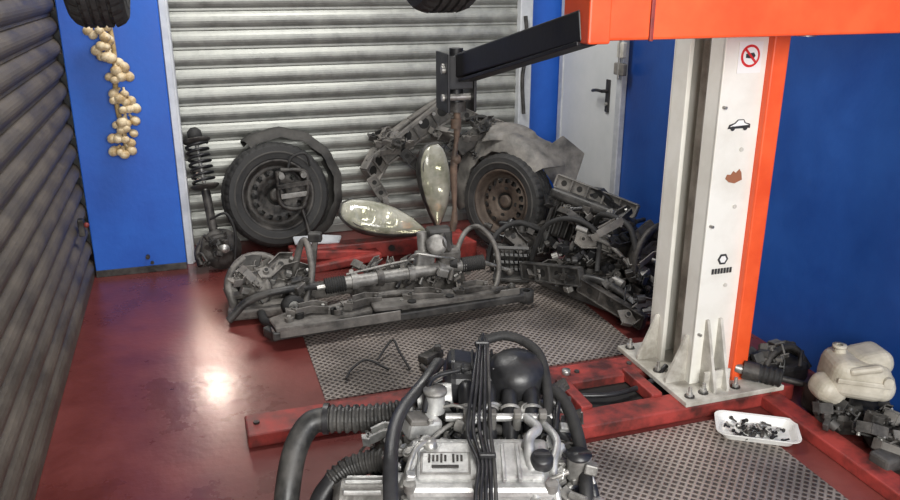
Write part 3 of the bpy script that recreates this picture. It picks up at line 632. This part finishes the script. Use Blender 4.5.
# intake plenum, domed cover at right, short runners
b.box((.07,.3,.60),(.28,.16,.11),PLB,.04,(6,0,0),4); b.lathe([(.085,-.06),(.09,.0),(.085,.03),(.065,.05),(.03,.06),(0,.062)],PLB,(.15,.27,.63),(0,-.15,1),28); b.box((-.01,.31,.635),(.1,.11,.07),PLB,.02,(0,10,0),3)
for i in range(4):
    u=.0+i*.062; b.tube([(u,.26,.60),(u,.2,.61),(u,.13,.56),(u,.07,.5)],.024,PLB,n=12); b.lathe([(.027,0),(.031,.004),(.027,.01)],ALUD,(u,.15,.585),(0,-.8,-.5),20)
for i in range(5): b.box((-.04+i*.03,.3,.66),(.008,.13,.014),PLB,.002)
for i in range(4): b.cyl((.0+i*.07,.1,.55),(.0+i*.07,.085,.60),.012,ALUD,n=10); b.box((.0+i*.07,.083,.605),(.022,.03,.02),PLG,.004)
b.cyl((-.06,.115,.575),(.24,.115,.575),.012,ALU,n=10)
b.cyl((-.04,.22,.58),(-.14,.22,.57),.045,ALU); b.lathe([(.055,0),(.06,.004),(.06,.016),(.045,.02)],ALU,(-.11,.22,.57),(-1,0,0),24)
b.box((-.13,.1,.56),(.1,.08,.06),ALU,.012,(0,12,25)); b.box((-.14,.08,.592),(.06,.06,.02),PLG,.006,(0,12,25)); b.cyl((-.09,.14,.58),(-.09,.14,.64),.028,ALU); b.lathe([(.02,0),(.034,0),(.034,.01),(0,.012)],ALUD,(-.09,.14,.64),(0,0,1),20)
for x,y in ((-.16,.12),(-.1,.05),(-.09,.13)): b.bolt((x,y,.595),(0,0,1),STEEL,.007,.01)
b.tube([(-.12,.1,.6),(-.1,.18,.66),(-.02,.22,.67)],.008,PLB,n=8)
b.tube([(-.15,.21,.55),(-.22,.2,.53),(-.32,.2,.52),(-.42,.2,.52)],.042,PLBD,n=20,rib=.022,smooth=False)
b.tube([(-.41,.2,.52),(-.46,.185,.51),(-.495,.13,.46),(-.51,.06,.37),(-.515,.0,.25),(-.515,-.03,.05)],.036,PLBD,n=20); b.tube([(-.405,.2,.52),(-.42,.2,.52)],.046,PLB,k=1,n=20)
b.tube([(-.16,.02,.46),(-.23,.06,.47),(-.32,.06,.45),(-.38,.03,.42)],.034,PLBD,n=18,rib=.018,smooth=False); b.tube([(-.37,.035,.425),(-.41,.0,.37),(-.43,-.04,.25),(-.43,-.06,.06)],.03,PLB,n=16)
b.cyl((-.22,-.04,.4),(-.34,-.04,.4),.068,ALUD,n=28); b.lathe([(.068,0),(.05,.02),(.02,.022),(.0,.022)],ALUD,(-.34,-.04,.4),(-1,0,0),28)
for i in range(12):
    a=i*math.pi/6; b.box((-.28,-.04+.068*math.cos(a),.4+.068*math.sin(a)),(.1,.01,.01),ALU,.002)
b.box((-.27,-.04,.3),(.12,.1,.16),IRON,.02); b.box((-.3,.1,.2),(.16,.2,.26),IRON,.04)
b.cyl((-.18,-.14,.36),(-.3,-.16,.36),.045,IRON); b.lathe([(.045,0),(.03,.012),(0,.012)],STEEL,(-.3,-.16,.36),(-1,0,0),24)
b.tube([(-.08,.3,.66),(-.12,.2,.645),(-.18,.1,.61),(-.2,.0,.59),(-.2,-.12,.56),(-.19,-.25,.48),(-.19,-.33,.3)],.02,PLB,n=14,flat=.5)
for i in range(5):
    o=-.014+i*.007
    b.tube([(.055+o*.6,.42,.68+.006*(i%3)),(.05+o,.3,.705+.01*(i%2)),(.04+o*1.6,.15,.67),(.03+o*2.2,.0,.60+.008*(i%3)),(.045+o*1.4,-.12,.58),(.04+o*1.8,-.22,.54),(.05+o,-.32,.4)],.0052,random.choice([RUB,PLB,PLBD]),n=8)
for v,z in ((.3,.715),(-.1,.59)): b.box((.048,v,z),(.045,.014,.02),PLB,.005)
b.tube([(.06,.38,.69),(.12,.39,.70),(.18,.37,.69),(.225,.3,.67),(.235,.18,.61),(.225,.08,.55)],.015,RUB,n=12)
b.tube([(.22,.24,.6),(.27,.2,.6),(.3,.1,.57),(.31,-.02,.52),(.3,-.14,.5),(.28,-.2,.3)],.018,RUB,n=12)
b.tube([(.25,.12,.54),(.31,.02,.5),(.34,-.08,.42),(.33,-.12,.2)],.014,PLB,n=10)
b.tube([(.17,.1,.58),(.19,.03,.59),(.16,-.04,.59),(.17,-.16,.5)],.014,ALU,n=10); b.tube([(.21,.1,.57),(.24,.0,.57),(.22,-.1,.54),(.24,-.2,.42)],.011,ALU,n=10)
b.tube([(-.13,.06,.5),(-.1,-.0,.57),(-.14,-.06,.58),(-.17,-.14,.52)],.008,STEEL,n=8)
b.box((.29,-.02,.3),(.07,.3,.34),PLBD,.02); 
for y,z,r in ((-.05,.18,.075),(.08,.36,.05),(-.1,.42,.04)): b.lathe([(0,.0),(r*.9,.0),(r,.006),(r*.93,.014),(r,.024),(r*.93,.03),(0,.03)],STEEL,(.325,y,z),(1,0,0),28)
b.box((.27,.02,.5),(.08,.12,.06),ALUD,.012); b.cyl((.29,-.06,.5),(.29,-.06,.56),.03,ALUD); b.lathe([(.03,0),(.035,.01),(0,.014)],PLB,(.29,-.06,.56),(0,0,1),20)
b.tube([(-.02,-.2,.47),(-.08,-.24,.46),(-.14,-.2,.45),(-.15,-.12,.48)],.012,ALU,n=8)
b.tube([(-.18,.28,.5),(-.06,.36,.56),(.1,.4,.55),(.24,.36,.5),(.3,.28,.42)],.012,PLB,n=8)
b.box((.05,.22,.42),(.42,.18,.2),IRON,.03)
greeble(b,(.05,.16,.54),(.42,.16,.08),60,[ALUD,ALU,STEEL,PLBD,PLB],.012,.04,.14)
greeble(b,(-.13,.04,.5),(.16,.34,.1),56,[ALUD,ALU,STEEL,ALU,PLB],.012,.04,.14)
greeble(b,(.27,.0,.5),(.1,.34,.12),50,[ALUD,ALU,STEEL,PLB],.012,.04,.14)
greeble(b,(.03,-.22,.4),(.44,.08,.12),40,[ALUD,IRON,STEEL],.015,.04,.1)
greeble(b,(-.28,.08,.38),(.18,.26,.14),46,[ALUD,ALUD,PLB,IRON],.015,.045,.14)
greeble(b,(.18,.36,.5),(.3,.1,.2),40,[ALUD,PLB,PLBD,IRON],.015,.045,.14)
pile(b,(-.2,.12,.48),(.16,.2,.08),8,[ALUD,ALU,IRON],.06,.12,40); pile(b,(.28,.12,.5),(.1,.2,.08),6,[ALUD,IRON],.06,.12,40)
b.done()
# ---------------------------------------------------------------- lights
def area(name,loc,target,sx,sy,p,col=(1,1,1)):
    l=bpy.data.lights.new(name,'AREA'); l.shape='RECTANGLE'; l.size=sx; l.size_y=sy; l.energy=p; l.color=col
    o=bpy.data.objects.new(name,l); o.location=loc; o.rotation_euler=(Vector(target)-Vector(loc)).to_track_quat('-Z','Y').to_euler(); bpy.context.scene.collection.objects.link(o)
area('daylight_opening',(.5,-1.6,2.2),(1.2,4.2,.5),2.0,1.8,235,(1,.985,.95))
area('back_fill_light',(.8,3.9,3.25),(.8,4.1,0),1.4,.5,80,(1,.98,.94))  # unseen fill light added overhead to brighten the back of the garage
def spot(name,loc,tgt,p,ang,col):
    l=bpy.data.lights.new(name,'SPOT'); l.energy=p; l.spot_size=math.radians(ang); l.spot_blend=1; l.shadow_soft_size=.09; l.color=col
    o=bpy.data.objects.new(name,l); o.location=loc; o.rotation_euler=(Vector(tgt)-Vector(loc)).to_track_quat('-Z','Y').to_euler(); bpy.context.scene.collection.objects.link(o)
spot('light_leak_1',(-.05,4.9,.55),(-.1,4.2,0),30,42,(1,.75,.6))
spot('light_leak_2',(-.03,4.9,.8),(.0,3.3,0),50,30,(1,.78,.66))
w=bpy.data.worlds.new('World'); bpy.context.scene.world=w; w.use_nodes=True
w.node_tree.nodes['Background'].inputs[0].default_value=(.93,.96,1,1); w.node_tree.nodes['Background'].inputs[1].default_value=.75
cd=bpy.data.cameras.new('camera'); cd.sensor_width=36; cd.lens=32.0; cd.clip_start=.05
co=bpy.data.objects.new('camera',cd); co.location=(0,0,H); co.rotation_euler=(math.radians(90-18.9),0,YAW)
bpy.context.scene.collection.objects.link(co); bpy.context.scene.camera=co
bpy.context.scene.view_settings.view_transform='Standard'
